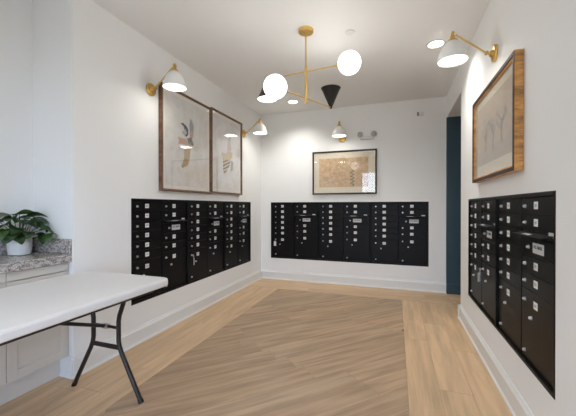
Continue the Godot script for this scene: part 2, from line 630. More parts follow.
	struct("baseboard_right", m.mesh(), M.trim, "white baseboard below the gilt picture wall", "baseboard")

func inset_poly(p: PackedVector2Array, d: float) -> PackedVector2Array:
	var out := PackedVector2Array()
	var n := p.size()
	var c := Vector2.ZERO
	for q in p:
		c += q
	c /= n
	for i in n:
		var a := p[(i + n - 1) % n]
		var b := p[i]
		var e := p[(i + 1) % n]
		var n0 := (b - a).orthogonal().normalized()
		var n1 := (e - b).orthogonal().normalized()
		if n0.dot(c - b) < 0.0:
			n0 = -n0
		if n1.dot(c - b) < 0.0:
			n1 = -n1
		var q = Geometry2D.line_intersects_line(a + n0 * d, b - a, b + n1 * d, e - b)
		out.append(b + (n0 + n1) * d * 0.5 if q == null else q)
	return out

func plank(poly: PackedVector2Array, along: Vector2, material: Material, parent: Node3D) -> void:
	# drop points that nearly coincide
	var p := PackedVector2Array()
	for i in poly.size():
		if poly[i].distance_to(poly[(i + 1) % poly.size()]) > 0.004:
			p.append(poly[i])
	if p.size() < 3:
		return
	var area := 0.0
	for i in p.size():
		area += p[i].cross(p[(i + 1) % p.size()])
	if absf(area) < 0.004:
		return
	var outer := inset_poly(p, 0.0004)
	var inner := inset_poly(p, 0.0018)
	var m := MB.new()
	var c := Vector2.ZERO
	for q in p:
		c += q
	c /= p.size()
	var off := Vector2(rng.randf(), rng.randf())
	var across := along.orthogonal()
	var f := func(q: Vector2) -> Vector2: return Vector2(q.dot(along) / 2.2, q.dot(across) / 0.75) + off
	for i in range(1, inner.size() - 1):
		m.tri(Vector3(inner[0].x, 0, inner[0].y), Vector3(inner[i].x, 0, inner[i].y), Vector3(inner[i + 1].x, 0, inner[i + 1].y), Vector3.UP, Vector3.UP, Vector3.UP, f.call(inner[0]), f.call(inner[i]), f.call(inner[i + 1]))
	var mid := Vector3(c.x, -0.05, c.y)
	for i in p.size():
		var j := (i + 1) % p.size()
		m.out_face([Vector3(inner[i].x, 0, inner[i].y), Vector3(inner[j].x, 0, inner[j].y), Vector3(outer[j].x, -0.0012, outer[j].y), Vector3(outer[i].x, -0.0012, outer[i].y)], mid)
		m.out_face([Vector3(outer[i].x, -0.0012, outer[i].y), Vector3(outer[j].x, -0.0012, outer[j].y), Vector3(outer[j].x, -0.012, outer[j].y), Vector3(outer[i].x, -0.012, outer[i].y)], mid)
	put("plank", m.mesh(), material, parent)

func plank_field(area: Rect2, along: Vector2, width: float, length: float, mats: Array, parent: Node3D, start := 0.0) -> void:
	var rect := PackedVector2Array([area.position, Vector2(area.end.x, area.position.y), area.end, Vector2(area.position.x, area.end.y)])
	var across := along.orthogonal()
	var lo := Vector2(1e9, 1e9)
	var hi := -lo
	for q in rect:
		var k := Vector2(q.dot(along), q.dot(across))
		lo = lo.min(k)
		hi = hi.max(k)
	var v := lo.y + start
	while v < hi.y - 0.001:
		var u := lo.x - rng.randf() * length
		while u < hi.x:
			var corner := [Vector2(u, v), Vector2(u + length, v), Vector2(u + length, v + width), Vector2(u, v + width)]
			var poly := PackedVector2Array()
			for k in corner:
				poly.append(along * k.x + across * k.y)
			for piece in Geometry2D.intersect_polygons(rect, poly):
				plank(piece, along, mats[rng.randi() % mats.size()], parent)
			u += length
		v += width

func build_floor() -> void:
	var fl := struct("floor", rbox(Vector3(XN - 0.13, -0.10, ZB - 0.13), Vector3(2.53, -0.010, ZR + 0.13)), M.dark, "oak plank floor with a diagonal field and a lighter border", "floor")
	rng.seed = 77
	var ix0 := -1.60
	var ix1 := 0.075
	var iz := -4.19
	plank_field(Rect2(ix0, iz, ix1 - ix0, ZR - iz), Vector2(1, -1).normalized(), 0.178, 1.22, M.oak_dark, fl)
	var wl := (ix0 - XL) / 3.0
	plank_field(Rect2(XL, iz, ix0 - XL, ZR - iz), Vector2(0, 1), wl, 1.22, M.oak_light, fl)
	plank_field(Rect2(XN, ZE, XL - XN, ZN - ZE), Vector2(0, 1), (XL - XN) / 2.0, 1.22, M.oak_light, fl)
	plank_field(Rect2(ix1, iz, XR - ix1, ZR - iz), Vector2(0, 1), (XR - ix1) / 3.0, 1.22, M.oak_light, fl)
	plank_field(Rect2(XL, ZB, XR - XL, iz - ZB), Vector2(1, 0), (iz - ZB) / 3.0, 1.22, M.oak_light, fl)
	plank_field(Rect2(XR, ZB, 2.4 - XR, ZO - ZB), Vector2(1, 0), 0.17, 1.22, M.oak_light, fl)

# ---------------------------------------------------------------- mailboxes
func door(parent: Node3D, called: String, x0: float, x1: float, y0: float, y1: float) -> MeshInstance3D:
	var g := 0.0016
	var s := Vector3(x1 - x0 - 2 * g, y1 - y0 - 2 * g, 0.010)
	return put(called, bbox(s, 0.0018), M.box, parent, Vector3((x0 + x1) * 0.5, (y0 + y1) * 0.5, -0.017))

func lock_at(d: MeshInstance3D, x: float, y: float, called := "lock") -> void:
	if not cache.has("lock"):
		var m := MB.new()
		m.lathe([Vector2(0.0105, 0), Vector2(0.0105, 0.004), Vector2(0.0080, 0.006), Vector2(0.0080, 0.011), Vector2(0.0066, 0.013), Vector2(0, 0.013)], Vector3.ZERO, Vector3.BACK, 12)
		cache["lock"] = m.mesh()
	put(called, cache["lock"], M.steel, d, Vector3(x, y, 0.005 ) + Vector3(-d.position.x, -d.position.y, 0))

func tag_at(d: MeshInstance3D, x: float, y: float, v: int) -> void:
	if not cache.has("tag"):
		var q := MB.new()
		q.box(Vector3.ZERO, Vector3(0.044, 0.038, 0.002), 0.0006)
		cache["tag"] = q.mesh()
		var f := QuadMesh.new()
		f.size = Vector2(0.042, 0.036)
		cache["tag_face"] = f
	var t := put("number_plate", cache["tag"], M.white, d, Vector3(x - d.position.x, y - d.position.y, 0.0062))
	t.mesh = plate_mesh()
	t.material_override = M.label[v % 3]

func plate_mesh() -> ArrayMesh:
	if not cache.has("plate"):
		var m := MB.new()
		m.box(Vector3.ZERO, Vector3(0.044, 0.038, 0.0024), 0.0006)
		for i in m.v.size():
			m.uv[i] = Vector2(m.v[i].x / 0.044 + 0.5, 0.5 - m.v[i].y / 0.038)
		cache["plate"] = m.mesh()
	return cache["plate"]

func make_unit(W: float, at: Vector3, turn: float, label: String, group: String) -> Node3D:
	var t := thing("mailbox_unit", label, "mailbox", at, turn, group)
	var H := BOX_T - BOX_B
	var w2 := 2.0 * W
	# local frame: x to the right along the wall, y up from the lower edge, z out of the wall
	put("body", rbox(Vector3(0.001, 0.001, -0.058), Vector3(w2 - 0.001, H - 0.001, -0.022)), M.box_frame, t)
	var m := MB.new()
	var fr := 0.013
	m.range_box(Vector3(0.0005, 0, -0.022), Vector3(fr, H, 0.003), 0.002)
	m.range_box(Vector3(w2 - fr, 0, -0.022), Vector3(w2 - 0.0005, H, 0.003), 0.002)
	m.range_box(Vector3(fr, H - 0.020, -0.022), Vector3(w2 - fr, H, 0.003), 0.002)
	m.range_box(Vector3(fr, 0, -0.022), Vector3(w2 - fr, 0.020, 0.003), 0.002)
	m.range_box(Vector3(W - 0.004, 0.020, -0.022), Vector3(W + 0.004, H - 0.020, -0.010), 0.0015)
	put("frame", m.mesh(), M.box_frame, t)
	var top := H - 0.022
	var p := 0.0873
	var low := 0.022
	# first column: six boxes over a parcel locker
	var a0 := fr + 0.001
	var a1 := W - 0.005
	var ka := 0.20 * W
	var la := 0.50 * W
	for k in 6:
		var y1 := top - k * p
		var d := door(t, "mailbox_door", a0, a1, y1 - p, y1)
		lock_at(d, ka, y1 - p * 0.52)
		tag_at(d, la, y1 - p * 0.48, k)
	parcel(t, a0, a1, low, top - 6 * p, ka, la, W)
	# second column: two boxes, letter slot and collection door, two boxes, parcel locker
	var b0 := W + 0.005
	var b1 := w2 - fr - 0.001
	var kb := W + 0.14 * W
	var lb := W + 0.45 * W
	for y1 in [top, top - p, top - 3.53 * p, top - 4.56 * p]:
		var d := door(t, "mailbox_door", b0, b1, y1 - p * (1.0 if y1 > top - 1.5 * p else 1.03), y1)
		lock_at(d, kb, y1 - p * 0.52)
		tag_at(d, lb, y1 - p * 0.48, int(y1 * 100))
	var ys := top - 2.0 * p
	var hood := MB.new()
	var hw := b1 - b0 - 0.040
	var hx := (b0 + b1) * 0.5 - 0.010
	# projecting lip of the letter slot: a sloping flap
	for q in [0]:
		var y0 := ys - 0.006
		var c := Vector3(hx, y0 - 0.009, 0.011)
		var a := [Vector3(-hw / 2, 0, -0.016), Vector3(hw / 2, 0, -0.016), Vector3(hw / 2 - 0.012, -0.012, 0.038), Vector3(-hw / 2 + 0.012, -0.012, 0.038)]
		var top_f := []
		var bot_f := []
		for e in a:
			top_f.append(Vector3(hx, y0, 0) + e)
			bot_f.append(Vector3(hx, y0 - 0.006, 0) + e)
		hood.out_face(top_f, c)
		hood.out_face(bot_f, c)
		for i in 4:
			hood.out_face([top_f[i], top_f[(i + 1) % 4], bot_f[(i + 1) % 4], bot_f[i]], c)
	var hd := put("letter_slot_flap", hood.mesh(), M.box, t)
	var note := put("slot_notice", bbox(Vector3(0.085, 0.002, 0.018), 0.0004), M.notice, hd, Vector3(hx - 0.03, ys - 0.0135, 0.020))
	note.rotation_degrees.x = 13.5
	var sd := door(t, "slot_panel", b0, b1, ys - 0.034, ys)
	put("slot_plate", bbox(Vector3(0.048, 0.024, 0.002), 0.0005), M.notice, sd, Vector3(b1 - 0.055, ys - 0.004, 0.0062) - Vector3(sd.position.x, sd.position.y, 0))
	var cd := door(t, "collection_door", b0, b1, top - 3.53 * p, ys - 0.034)
	lock_at(cd, kb + 0.045, ys - 0.085)
	var plx := lb + 0.028
	var pl := put("mail_notice", bbox(Vector3(0.125, 0.052, 0.0024), 0.0006), M.notice, cd, Vector3(plx - cd.position.x, ys - 0.083 - cd.position.y, 0.0062))
	pl.set_meta("label", "grey notice lettered U.S. MAIL")
	if not cache.has("usmail"):
		var tm := TextMesh.new()
		var fnt := SystemFont.new()
		fnt.font_names = PackedStringArray(["Droid Sans"])
		fnt.font_weight = 700
		tm.font = fnt
		tm.text = "U.S. MAIL"
		tm.font_size = 32
		tm.pixel_size = 0.022 / 32.0
		tm.depth = 0.0006
		tm.curve_step = 4.0
		cache["usmail"] = tm
	# lettering belongs to the notice's door (third level)
	put("lettering", cache["usmail"], M.ink, cd, Vector3(plx - cd.position.x, ys - 0.083 - cd.position.y + 0.006, 0.0078))
	parcel(t, b0, b1, low, top - 5.59 * p, kb, lb, W)
	return t

func parcel(t: Node3D, x0: float, x1: float, y0: float, y1: float, kx: float, lx: float, W: float) -> void:
	var d := door(t, "parcel_door", x0, x1, y0, y1)
	lock_at(d, kx, y1 - 0.058)
	tag_at(d, lx, y1 - 0.060, 1)
	lock_at(d, kx + 0.19 * W, y1 - 0.137)
	lock_at(d, kx, y0 + 0.042)

func key_tag(at: Vector3, turn: float, label: String, twist: float) -> void:
	var t := thing("key_tag", label, "key", at, turn, "keys left hanging in parcel lockers")
	var m := MB.new()
	m.box(Vector3(0, -0.004, 0.006), Vector3(0.004, 0.020, 0.012), 0.001)
	put("key", m.mesh(), M.steel, t)
	m = MB.new()
	var ringp := []
	for i in 13:
		var a := TAU * i / 12.0
		ringp.append(Vector3(0.010 * sin(a), -0.022 + 0.010 * cos(a), 0.008))
	m.tube(ringp, 0.0012, 6)
	put("key_ring", m.mesh(), M.steel, t)
	var tg := put("tag", bbox(Vector3(0.040, 0.072, 0.004), 0.0014), M.white, t, Vector3(0, -0.068, 0.014))
	tg.rotation_degrees.y = twist

func build_mailboxes() -> void:
	var gl := "mailbox units under the bird prints"
	var WL := 0.3813
	var zl := -2.0486
	var u := make_unit(WL, Vector3(XL, BOX_B, zl), 90, "black mailbox unit half hidden behind the folding table", gl)
	copy(u, "black mailbox unit under the bird prints with a white key tag", Vector3(XL, BOX_B, zl - 2 * WL), 90)
	copy(u, "black mailbox unit on the bird print wall next to the end wall", Vector3(XL, BOX_B, zl - 4 * WL), 90)
	var gb := "mailbox units under the wide tan picture"
	var WB := 0.395
	var xb := -1.936
	u = make_unit(WB, Vector3(xb, BOX_B, ZB), 0, "black end wall mailbox unit with a key tag, beside the bird print wall", gb)
	copy(u, "black end wall mailbox unit between two others under the tan picture", Vector3(xb + 2 * WB, BOX_B, ZB), 0)
	copy(u, "black end wall mailbox unit beside the teal passage", Vector3(xb + 4 * WB, BOX_B, ZB), 0)
	var gr := "mailbox units under the gilt picture"
	var WR := 0.4243
	var zr := -3.3443
	u = make_unit(WR, Vector3(XR, BOX_B, zr), -90, "black mailbox unit under the gilt picture, by the passage, with key tag", gr)
	copy(u, "black mailbox unit under the gilt picture, farther from the passage", Vector3(XR, BOX_B, zr + 2 * WR), -90)
	# keys hang from the upper lock of a parcel locker
	var yk := BOX_T - 0.022 - 6 * 0.0873 - 0.058
	key_tag(Vector3(XL + 0.006, yk, zl - 2 * WL - 0.20 * WL), 90, "white key tag hanging on the mailboxes under the bird prints", 30.0)
	key_tag(Vector3(xb + 0.20 * WB, yk, ZB + 0.006), 0, "white key tag hanging on the end wall mailboxes", 10.0)
	key_tag(Vector3(XR - 0.006, yk + 0.41 * 0.0873, zr + 1.14 * WR), -90, "white key tag hanging on the mailboxes under the gilt picture", -35.0)

# ---------------------------------------------------------------- pictures
func picture(called: String, label: String, at: Vector3, turn: float, w: float, h: float, depth: float, face: float, frame: Material, art: Material, board: Material, margin: Array, lip: Material = null) -> void:
	var t := thing(called, label, "picture", at, turn, "framed pictures")
	# centred at its middle; z out of the wall
	var m := MB.new()
	m.ring(w, h, [Vector2(0, 0.002), Vector2(face, 0.002), Vector2(face, depth - 0.008), Vector2(face - 0.004, depth - 0.003), Vector2(face * 0.5, depth), Vector2(0.002, depth), Vector2(0, depth - 0.002)])
	put("frame", m.mesh(), frame, t)
	if lip:
		m = MB.new()
		m.ring(w, h, [Vector2(0.001, depth - 0.0005), Vector2(face - 0.003, depth - 0.0045), Vector2(face - 0.003, depth + 0.002), Vector2(0.001, depth + 0.002)])
		put("front_face", m.mesh(), lip, t)
		m = MB.new()
		m.ring(w - 2 * face + 0.004, h - 2 * face + 0.004, [Vector2(0, depth - 0.014), Vector2(0.012, depth - 0.014), Vector2(0.012, depth - 0.010), Vector2(0, depth - 0.004)])
		put("inner_lip", m.mesh(), frame, t)
	var iw := w - 2 * face
	var ih := h - 2 * face
	put("backing", bbox(Vector3(iw, ih, 0.003), 0.0), M.mat_board, t, Vector3(0, 0, 0.003))
	var zb := depth - 0.018
	# mat board with a bevelled window (margins: left, right, top, bottom)
	m = MB.new()
	var ax: float = -iw / 2 + margin[0]
	var bx: float = iw / 2 - margin[1]
	var ay: float = -ih / 2 + margin[3]
	var by: float = ih / 2 - margin[2]
	var o := [Vector3(-iw / 2, -ih / 2, zb), Vector3(iw / 2, -ih / 2, zb), Vector3(iw / 2, ih / 2, zb), Vector3(-iw / 2, ih / 2, zb)]
	var i0 := [Vector3(ax, ay, zb), Vector3(bx, ay, zb), Vector3(bx, by, zb), Vector3(ax, by, zb)]
	var c := Vector3(0.0025, 0.0025, 0)
	var i1 := [Vector3(ax, ay, zb - 0.003) + c, Vector3(bx, ay, zb - 0.003) + Vector3(-c.x, c.y, 0), Vector3(bx, by, zb - 0.003) - c, Vector3(ax, by, zb - 0.003) + Vector3(c.x, -c.y, 0)]
	for k in 4:
		var j := (k + 1) % 4
		m.face([o[k], o[j], i0[j], i0[k]], Vector3.BACK)
		m.face([i0[k], i0[j], i1[j], i1[k]], Vector3.BACK)
	put("mat_board", m.mesh(), board, t)
	var q := QuadMesh.new()
	q.size = Vector2(bx - ax, by - ay)
	put("print", q, art, t, Vector3((ax + bx) / 2, (ay + by) / 2, zb - 0.0032))
	put("glass_pane", bbox(Vector3(iw, ih, 0.002), 0.0), M.picture_glass, t, Vector3(0, 0, zb + 0.003))

func build_pictures() -> void:
	picture("framed_print", "walnut framed print of a diving bird with dark wing", Vector3(XL, 1.8425, -2.785), 90, 0.83, 1.015, 0.044, 0.022, M.walnut, art_bird_one(), M.mat_board, [0.035, 0.035, 0.035, 0.035])
	picture("framed_print", "walnut framed print of a bird with striped tail", Vector3(XL, 1.857, -3.595), 90, 0.775, 1.02, 0.044, 0.022, M.walnut, art_bird_two(), M.mat_board, [0.035, 0.035, 0.035, 0.035])
	picture("framed_print", "wide dark framed tan picture on the end wall", Vector3(-0.745, 1.70, ZB), 0, 0.965, 0.66, 0.03, 0.022, M.espresso, art_tan(), M.cream_board, [0.08, 0.095, 0.085, 0.085])
	picture("framed_print", "gilt and brown framed print of bare grey trees", Vector3(XR, 1.707, -2.49), -90, 0.975, 0.655, 0.045, 0.026, M.gilt, art_trees(), M.cream_board, [0.05, 0.05, 0.06, 0.09], M.espresso)

# ---------------------------------------------------------------- lamps
func make_sconce(at: Vector3, turn: float, label: String) -> Node3D:
	var t := thing("wall_sconce", label, "wall lamp", at, turn, "white dome wall lamps on brass arms")
	# origin on the wall at the centre of the plate; z out of the wall
	var m := MB.new()
	m.lathe([Vector2(0.0, 0.001), Vector2(0.056, 0.001), Vector2(0.058, 0.006), Vector2(0.056, 0.014), Vector2(0.050, 0.018), Vector2(0.024, 0.020), Vector2(0.022, 0.034), Vector2(0.016, 0.040), Vector2(0, 0.040)], Vector3.ZERO, Vector3.BACK, 32)
	put("wall_plate", m.mesh(), M.brass, t)
	m = MB.new()
	var pivot := Vector3(0, 0.182, 0.268)
	m.tube([Vector3(0, 0.0, 0.036), Vector3(0, 0.006, 0.052), Vector3(0, 0.172, 0.250)], 0.0062, 10)
	m.lathe([Vector2(0, -0.014), Vector2(0.011, -0.014), Vector2(0.011, 0.014), Vector2(0, 0.014)], Vector3(0, 0.010, 0.056), Vector3.RIGHT, 16)
	put("arm", m.mesh(), M.brass, t)
	m = MB.new()
	m.lathe([Vector2(0, -0.016), Vector2(0.010, -0.016), Vector2(0.012, 0.0), Vector2(0.010, 0.016), Vector2(0, 0.016)], pivot, Vector3.RIGHT, 16)
	m.lathe([Vector2(0, -0.055), Vector2(0.034, -0.055), Vector2(0.030, -0.044), Vector2(0.018, -0.036), Vector2(0.015, -0.016), Vector2(0.009, -0.010), Vector2(0.009, 0.010), Vector2(0.005, 0.018), Vector2(0, 0.018)], pivot, Vector3.UP, 24)
	put("socket", m.mesh(), M.brass, t)
	# bell shade, outside then inside
	m = MB.new()
	var base := pivot + Vector3(0, -0.197, 0)
	var outl := [Vector2(0.101, 0.0), Vector2(0.099, 0.020), Vector2(0.094, 0.045), Vector2(0.085, 0.072), Vector2(0.071, 0.100), Vector2(0.054, 0.122), Vector2(0.034, 0.139), Vector2(0.022, 0.145)]
	var prof := outl.duplicate()
	prof.append(Vector2(0.0, 0.145))
	prof.append(Vector2(0.0, 0.141))
	for i in range(outl.size() - 1, -1, -1):
		prof.append(outl[i] + Vector2(-0.004, -0.002 if i > 0 else 0.0))
	prof.append(outl[0])
	m.lathe(prof, base, Vector3.UP, 40)
	put("lamp_shade", m.mesh(), M.shade, t)
	m = MB.new()
	m.lathe([Vector2(0, 0.006), Vector2(0.094, 0.006), Vector2(0.094, 0.010), Vector2(0, 0.010)], base, Vector3.UP, 40)
	put("bulb_diffuser", m.mesh(), M.lit, t)
	var l := AreaLight3D.new()
	l.name = "sconce_light"
	l.area_size = Vector2(0.15, 0.15)
	l.light_energy = SCONCE
	l.light_color = WARM
	l.area_range = 12.0
	l.area_attenuation = 2.0
	l.shadow_enabled = true
	t.add_child(l)
	l.position = base + Vector3(0, 0.002, 0)
	l.rotation_degrees.x = -90
	return t

func make_downlight(at: Vector3, label: String) -> Node3D:
	var t := thing("recessed_downlight", label, "ceiling light", at, 0, "recessed ceiling downlights")
	var m := MB.new()
	m.lathe([Vector2(0.066, -0.003), Vector2(0.070, -0.005), Vector2(0.082, -0.004), Vector2(0.085, 0.0)], Vector3.ZERO, Vector3.UP, 36)
	put("trim_ring", m.mesh(), M.white, t)
	m = MB.new()
	m.lathe([Vector2(0, -0.0035), Vector2(0.067, -0.0035), Vector2(0.067, -0.0005), Vector2(0, -0.0005)], Vector3.ZERO, Vector3.UP, 36)
	put("light_lens", m.mesh(), M.lit, t)
	var l := SpotLight3D.new()
	l.name = "downlight_light"
	l.spot_angle = 68.0
	l.spot_angle_attenuation = 1.0
	l.light_size = 0.06
	l.light_energy = DOWN
	l.light_color = WARM
	l.spot_range = 12.0
	l.spot_attenuation = 2.0
	l.shadow_enabled = true
	t.add_child(l)
	l.position = Vector3(0, -0.012, 0)
	l.rotation_degrees.x = -90
	return t

func build_chandelier() -> void:
	var c := Vector3(-0.7285, HC, -2.574)
	var t := thing("chandelier", "brass chandelier with two white globes and two black cones", "chandelier", c)
	var m := MB.new()
	m.lathe([Vector2(0, -0.026), Vector2(0.058, -0.026), Vector2(0.064, -0.020), Vector2(0.064, 0.0)], Vector3.ZERO, Vector3.UP, 36)
	put("canopy", m.mesh(), M.brass, t)
	var ya := 2.338 - HC
	var yb := 2.111 - HC
	m = MB.new()
	m.tube([Vector3(0, -0.02, 0), Vector3(0, yb - 0.02, 0)], 0.0065, 12)
	put("rod", m.mesh(), M.brass, t)
	m = MB.new()
	m.lathe([Vector2(0, yb - 0.046), Vector2(0.011, yb - 0.046), Vector2(0.0115, yb - 0.04), Vector2(0.0115, ya + 0.045), Vector2(0.008, ya + 0.052), Vector2(0, ya + 0.052)], Vector3.ZERO, Vector3.UP, 20)
	put("sleeve", m.mesh(), M.brass, t)
	var d1 := Vector3(0.377, 0, 0.043).normalized()
	var d2 := Vector3(-0.155, 0, 0.322).normalized()
	for a in [[ya, d1, 0.377, 0.378], [yb, d2, 0.357, 0.352]]:
		var y: float = a[0]
		var d: Vector3 = a[1]
		m = MB.new()
		m.tube([Vector3(0, y, 0) + d * (a[2] - 0.085), Vector3(0, y, 0) - d * a[3]], 0.0052, 10)
		put("arm", m.mesh(), M.brass, t)
		var g: Vector3 = Vector3(0, y, 0) + d * a[2]
		m = MB.new()
		var prof := []
		for i in 25:
			var ang := -PI / 2 + PI * i / 24.0
			prof.append(Vector2(maxf(0.0, 0.0925 * cos(ang)), 0.0925 * sin(ang)))
		m.lathe(prof, Vector3.ZERO, Vector3.UP, 40)
		put("globe", m.mesh(), M.globe, t, g)
		m = MB.new()
		m.lathe([Vector2(0, -0.012), Vector2(0.016, -0.012), Vector2(0.016, 0.010), Vector2(0, 0.010)], g - d * 0.095, d, 20)
		put("globe_cap", m.mesh(), M.brass, t)
		var l := OmniLight3D.new()
		l.name = "globe_light"
		l.light_size = 0.09
		l.light_energy = GLOBE
		l.light_color = WARM
		l.omni_range = 12.0
		l.omni_attenuation = 2.0
		l.shadow_enabled = true
		t.add_child(l, true)
		l.position = g
		# cone at the other end: the upper arm's opens down, the lower arm's opens up
		var e: Vector3 = Vector3(0, y, 0) - d * a[3]
		var up := 1.0 if y == yb else -1.0
		m = MB.new()
		m.lathe([Vector2(0, -0.012), Vector2(0.010, -0.010), Vector2(0.014, 0.006), Vector2(0.088, 0.178), Vector2(0.092, 0.180), Vector2(0.086, 0.174), Vector2(0.0, 0.010)], e, Vector3.UP * up, 40)
		put("cone_shade", m.mesh(), M.cone, t)
		m = MB.new()
		m.lathe([Vector2(0, 0.166), Vector2(0.083, 0.168), Vector2(0.0885, 0.1795), Vector2(0, 0.1795)], e, Vector3.UP * up, 40)
		put("cone_diffuser", m.mesh(), M.lit, t)
		var s := AreaLight3D.new()
		s.name = "cone_light"
		s.area_size = Vector2(0.11, 0.11)
		s.light_energy = CONE
		s.light_color = WARM
		s.area_range = 12.0
		s.area_attenuation = 2.0
		s.shadow_enabled = true
		t.add_child(s, true)
		s.position = e + Vector3(0, up * 0.184, 0)
		s.rotation_degrees.x = 90.0 * up

func build_lamps() -> void:
	make_sconce(Vector3(XL, 2.245, -2.27), 90, "white dome wall lamp beside the diving bird print")
	make_sconce(Vector3(XL, 2.250, -4.10), 90, "white dome wall lamp between the striped tail bird print and corner")
	make_sconce(Vector3(-0.768, 2.212, ZB), 0, "white dome wall lamp over the wide tan picture")
	make_sconce(Vector3(XR, 2.243, -2.507), -90, "white dome wall lamp over the gilt framed picture")
	make_downlight(Vector3(0.35, HC, -3.19), "round recessed downlight in the ceiling near the gilt picture")
	make_downlight(Vector3(-1.40, HC, -4.268), "round recessed downlight in the ceiling near the far corner")
	make_downlight(Vector3(0.1, HC, 0.9), "round recessed downlight by the tall window, gilt picture side")
	make_downlight(Vector3(-1.4, HC, 1.0), "round recessed downlight by the tall window, cabinet niche side")
	make_downlight(Vector3(-0.7, HC, 0.1), "round recessed downlight between the chandelier and the tall window")
	build_chandelier()

# ---------------------------------------------------------------- small fixtures
func build_fixtures() -> void:
	var t := thing("emergency_light", "pale twin head emergency light on the end wall", "emergency light", Vector3(-0.40, 2.225, ZB))
	var m := MB.new()
	m.box(Vector3(0, -0.030, 0.022), Vector3(0.20, 0.050, 0.042), 0.010)
	put("housing", m.mesh(), M.emerg, t)
	for s in [-1.0, 1.0]:
		m = MB.new()
		var a := Vector3(s * 0.09, 0.020, 0.045)
		var dir := Vector3(s * 0.35, -0.25, 1.0).normalized()
		m.lathe([Vector2(0, -0.03), Vector2(0.024, -0.03), Vector2(0.044, 0.004), Vector2(0.046, 0.020), Vector2(0.040, 0.024)], a, dir, 24)
		var hd := put("lamp_head", m.mesh(), M.emerg, t)
		m = MB.new()
		m.lathe([Vector2(0.040, 0.0215), Vector2(0.025, 0.026), Vector2(0, 0.028)], a, dir, 24)
		put("head_lens", m.mesh(), M.lens, hd)
		m = MB.new()
		m.tube([Vector3(s * 0.07, -0.02, 0.03), a - dir * 0.02], 0.010, 8)
		put("swivel", m.mesh(), M.emerg, hd)
	t = thing("wall_sensor", "small white sensor with two black dots on the end wall", "sensor", Vector3(0.312, 2.478, ZB))
	put("housing", bbox(Vector3(0.085, 0.050, 0.026), 0.006), M.white, t, Vector3(0.010, 0, 0.013))
	for y in [0.013, -0.013]:
		m = MB.new()
		m.lathe([Vector2(0, 0), Vector2(0.010, 0), Vector2(0.010, 0.010), Vector2(0.007, 0.012), Vector2(0, 0.012)], Vector3(-0.020, y, 0.024), Vector3.BACK, 14)
		put("sensor_eye", m.mesh(), M.dark, t)
	t = thing("sprinkler_cover", "flat round white sprinkler cover in the ceiling", "sprinkler", Vector3(-0.377, HC, -2.724))
	m = MB.new()
	m.lathe([Vector2(0, -0.010), Vector2(0.040, -0.010), Vector2(0.042, -0.007), Vector2(0.030, -0.006), Vector2(0.030, 0.0)], Vector3.ZERO, Vector3.UP, 32)
	put("cover_plate", m.mesh(), M.white, t)

# ---------------------------------------------------------------- niche: cabinets, counter, plant
func build_niche() -> void:
	var xf := -2.150     # face of the doors
	var first: Node3D = null
	var z0 := ZE + 0.002
	var w := 0.370
	var labels := ["white base cabinet against the end of the niche wall", "white base cabinet next to another, under the granite counter", "white base cabinet at the open end of the counter"]
	for k in 3:
		var at := Vector3(xf, 0, z0 + w * k)
		if first:
			copy(first, labels[k], at, 0)
			continue
		# local: z from 0 to w, x back from the door face
		first = thing("base_cabinet", labels[k], "cabinet", at, 0, "white cabinets in the niche")
		put("body", rbox(Vector3(XN - xf + 0.002, 0.142, 0.0005), Vector3(-0.019, 0.797, w - 0.0005)), M.cabinet, first)
		put("plinth", rbox(Vector3(XN - xf + 0.002, 0.0, 0.0005), Vector3(-0.068, 0.142, w - 0.0005)), M.cabinet, first)
		for d in [["drawer_front", 0.742, 0.793], ["door", 0.146, 0.736]]:
			var y0: float = d[1]
			var y1: float = d[2]
			var m := MB.new()
			m.range_box(Vector3(-0.018, y0, 0.002), Vector3(-0.008 if d[0] == "door" else 0.0, y1, w - 0.002), 0.001)
			if d[0] == "door":
				var st := 0.055
				m.range_box(Vector3(-0.010, y0, 0.002), Vector3(0, y1, 0.002 + st), 0.001)
				m.range_box(Vector3(-0.010, y0, w - 0.002 - st), Vector3(0, y1, w - 0.002), 0.001)
				m.range_box(Vector3(-0.010, y0, 0.002 + st), Vector3(0, y0 + st, w - 0.002 - st), 0.001)
				m.range_box(Vector3(-0.010, y1 - st, 0.002 + st), Vector3(0, y1, w - 0.002 - st), 0.001)
			put(d[0], m.mesh(), M.cabinet, first)
	var ct := thing("granite_countertop", "speckled grey granite countertop with upstand in the niche", "countertop", Vector3(xf, 0.797, ZE))
	put("slab", rbox(Vector3(XN - xf + 0.001, 0.0, 0.001), Vector3(0.030, 0.058, ZN - ZE - 0.001), 0.004), M.granite, ct)
	put("side_splash", rbox(Vector3(XN - xf + 0.001, 0.058, 0.001), Vector3(0.030, 0.160, 0.021), 0.003), M.granite, ct)
	put("back_splash", rbox(Vector3(XN - xf + 0.001, 0.058, 0.021), Vector3(XN - xf + 0.021, 0.160, ZN - ZE - 0.001), 0.003), M.granite, ct)

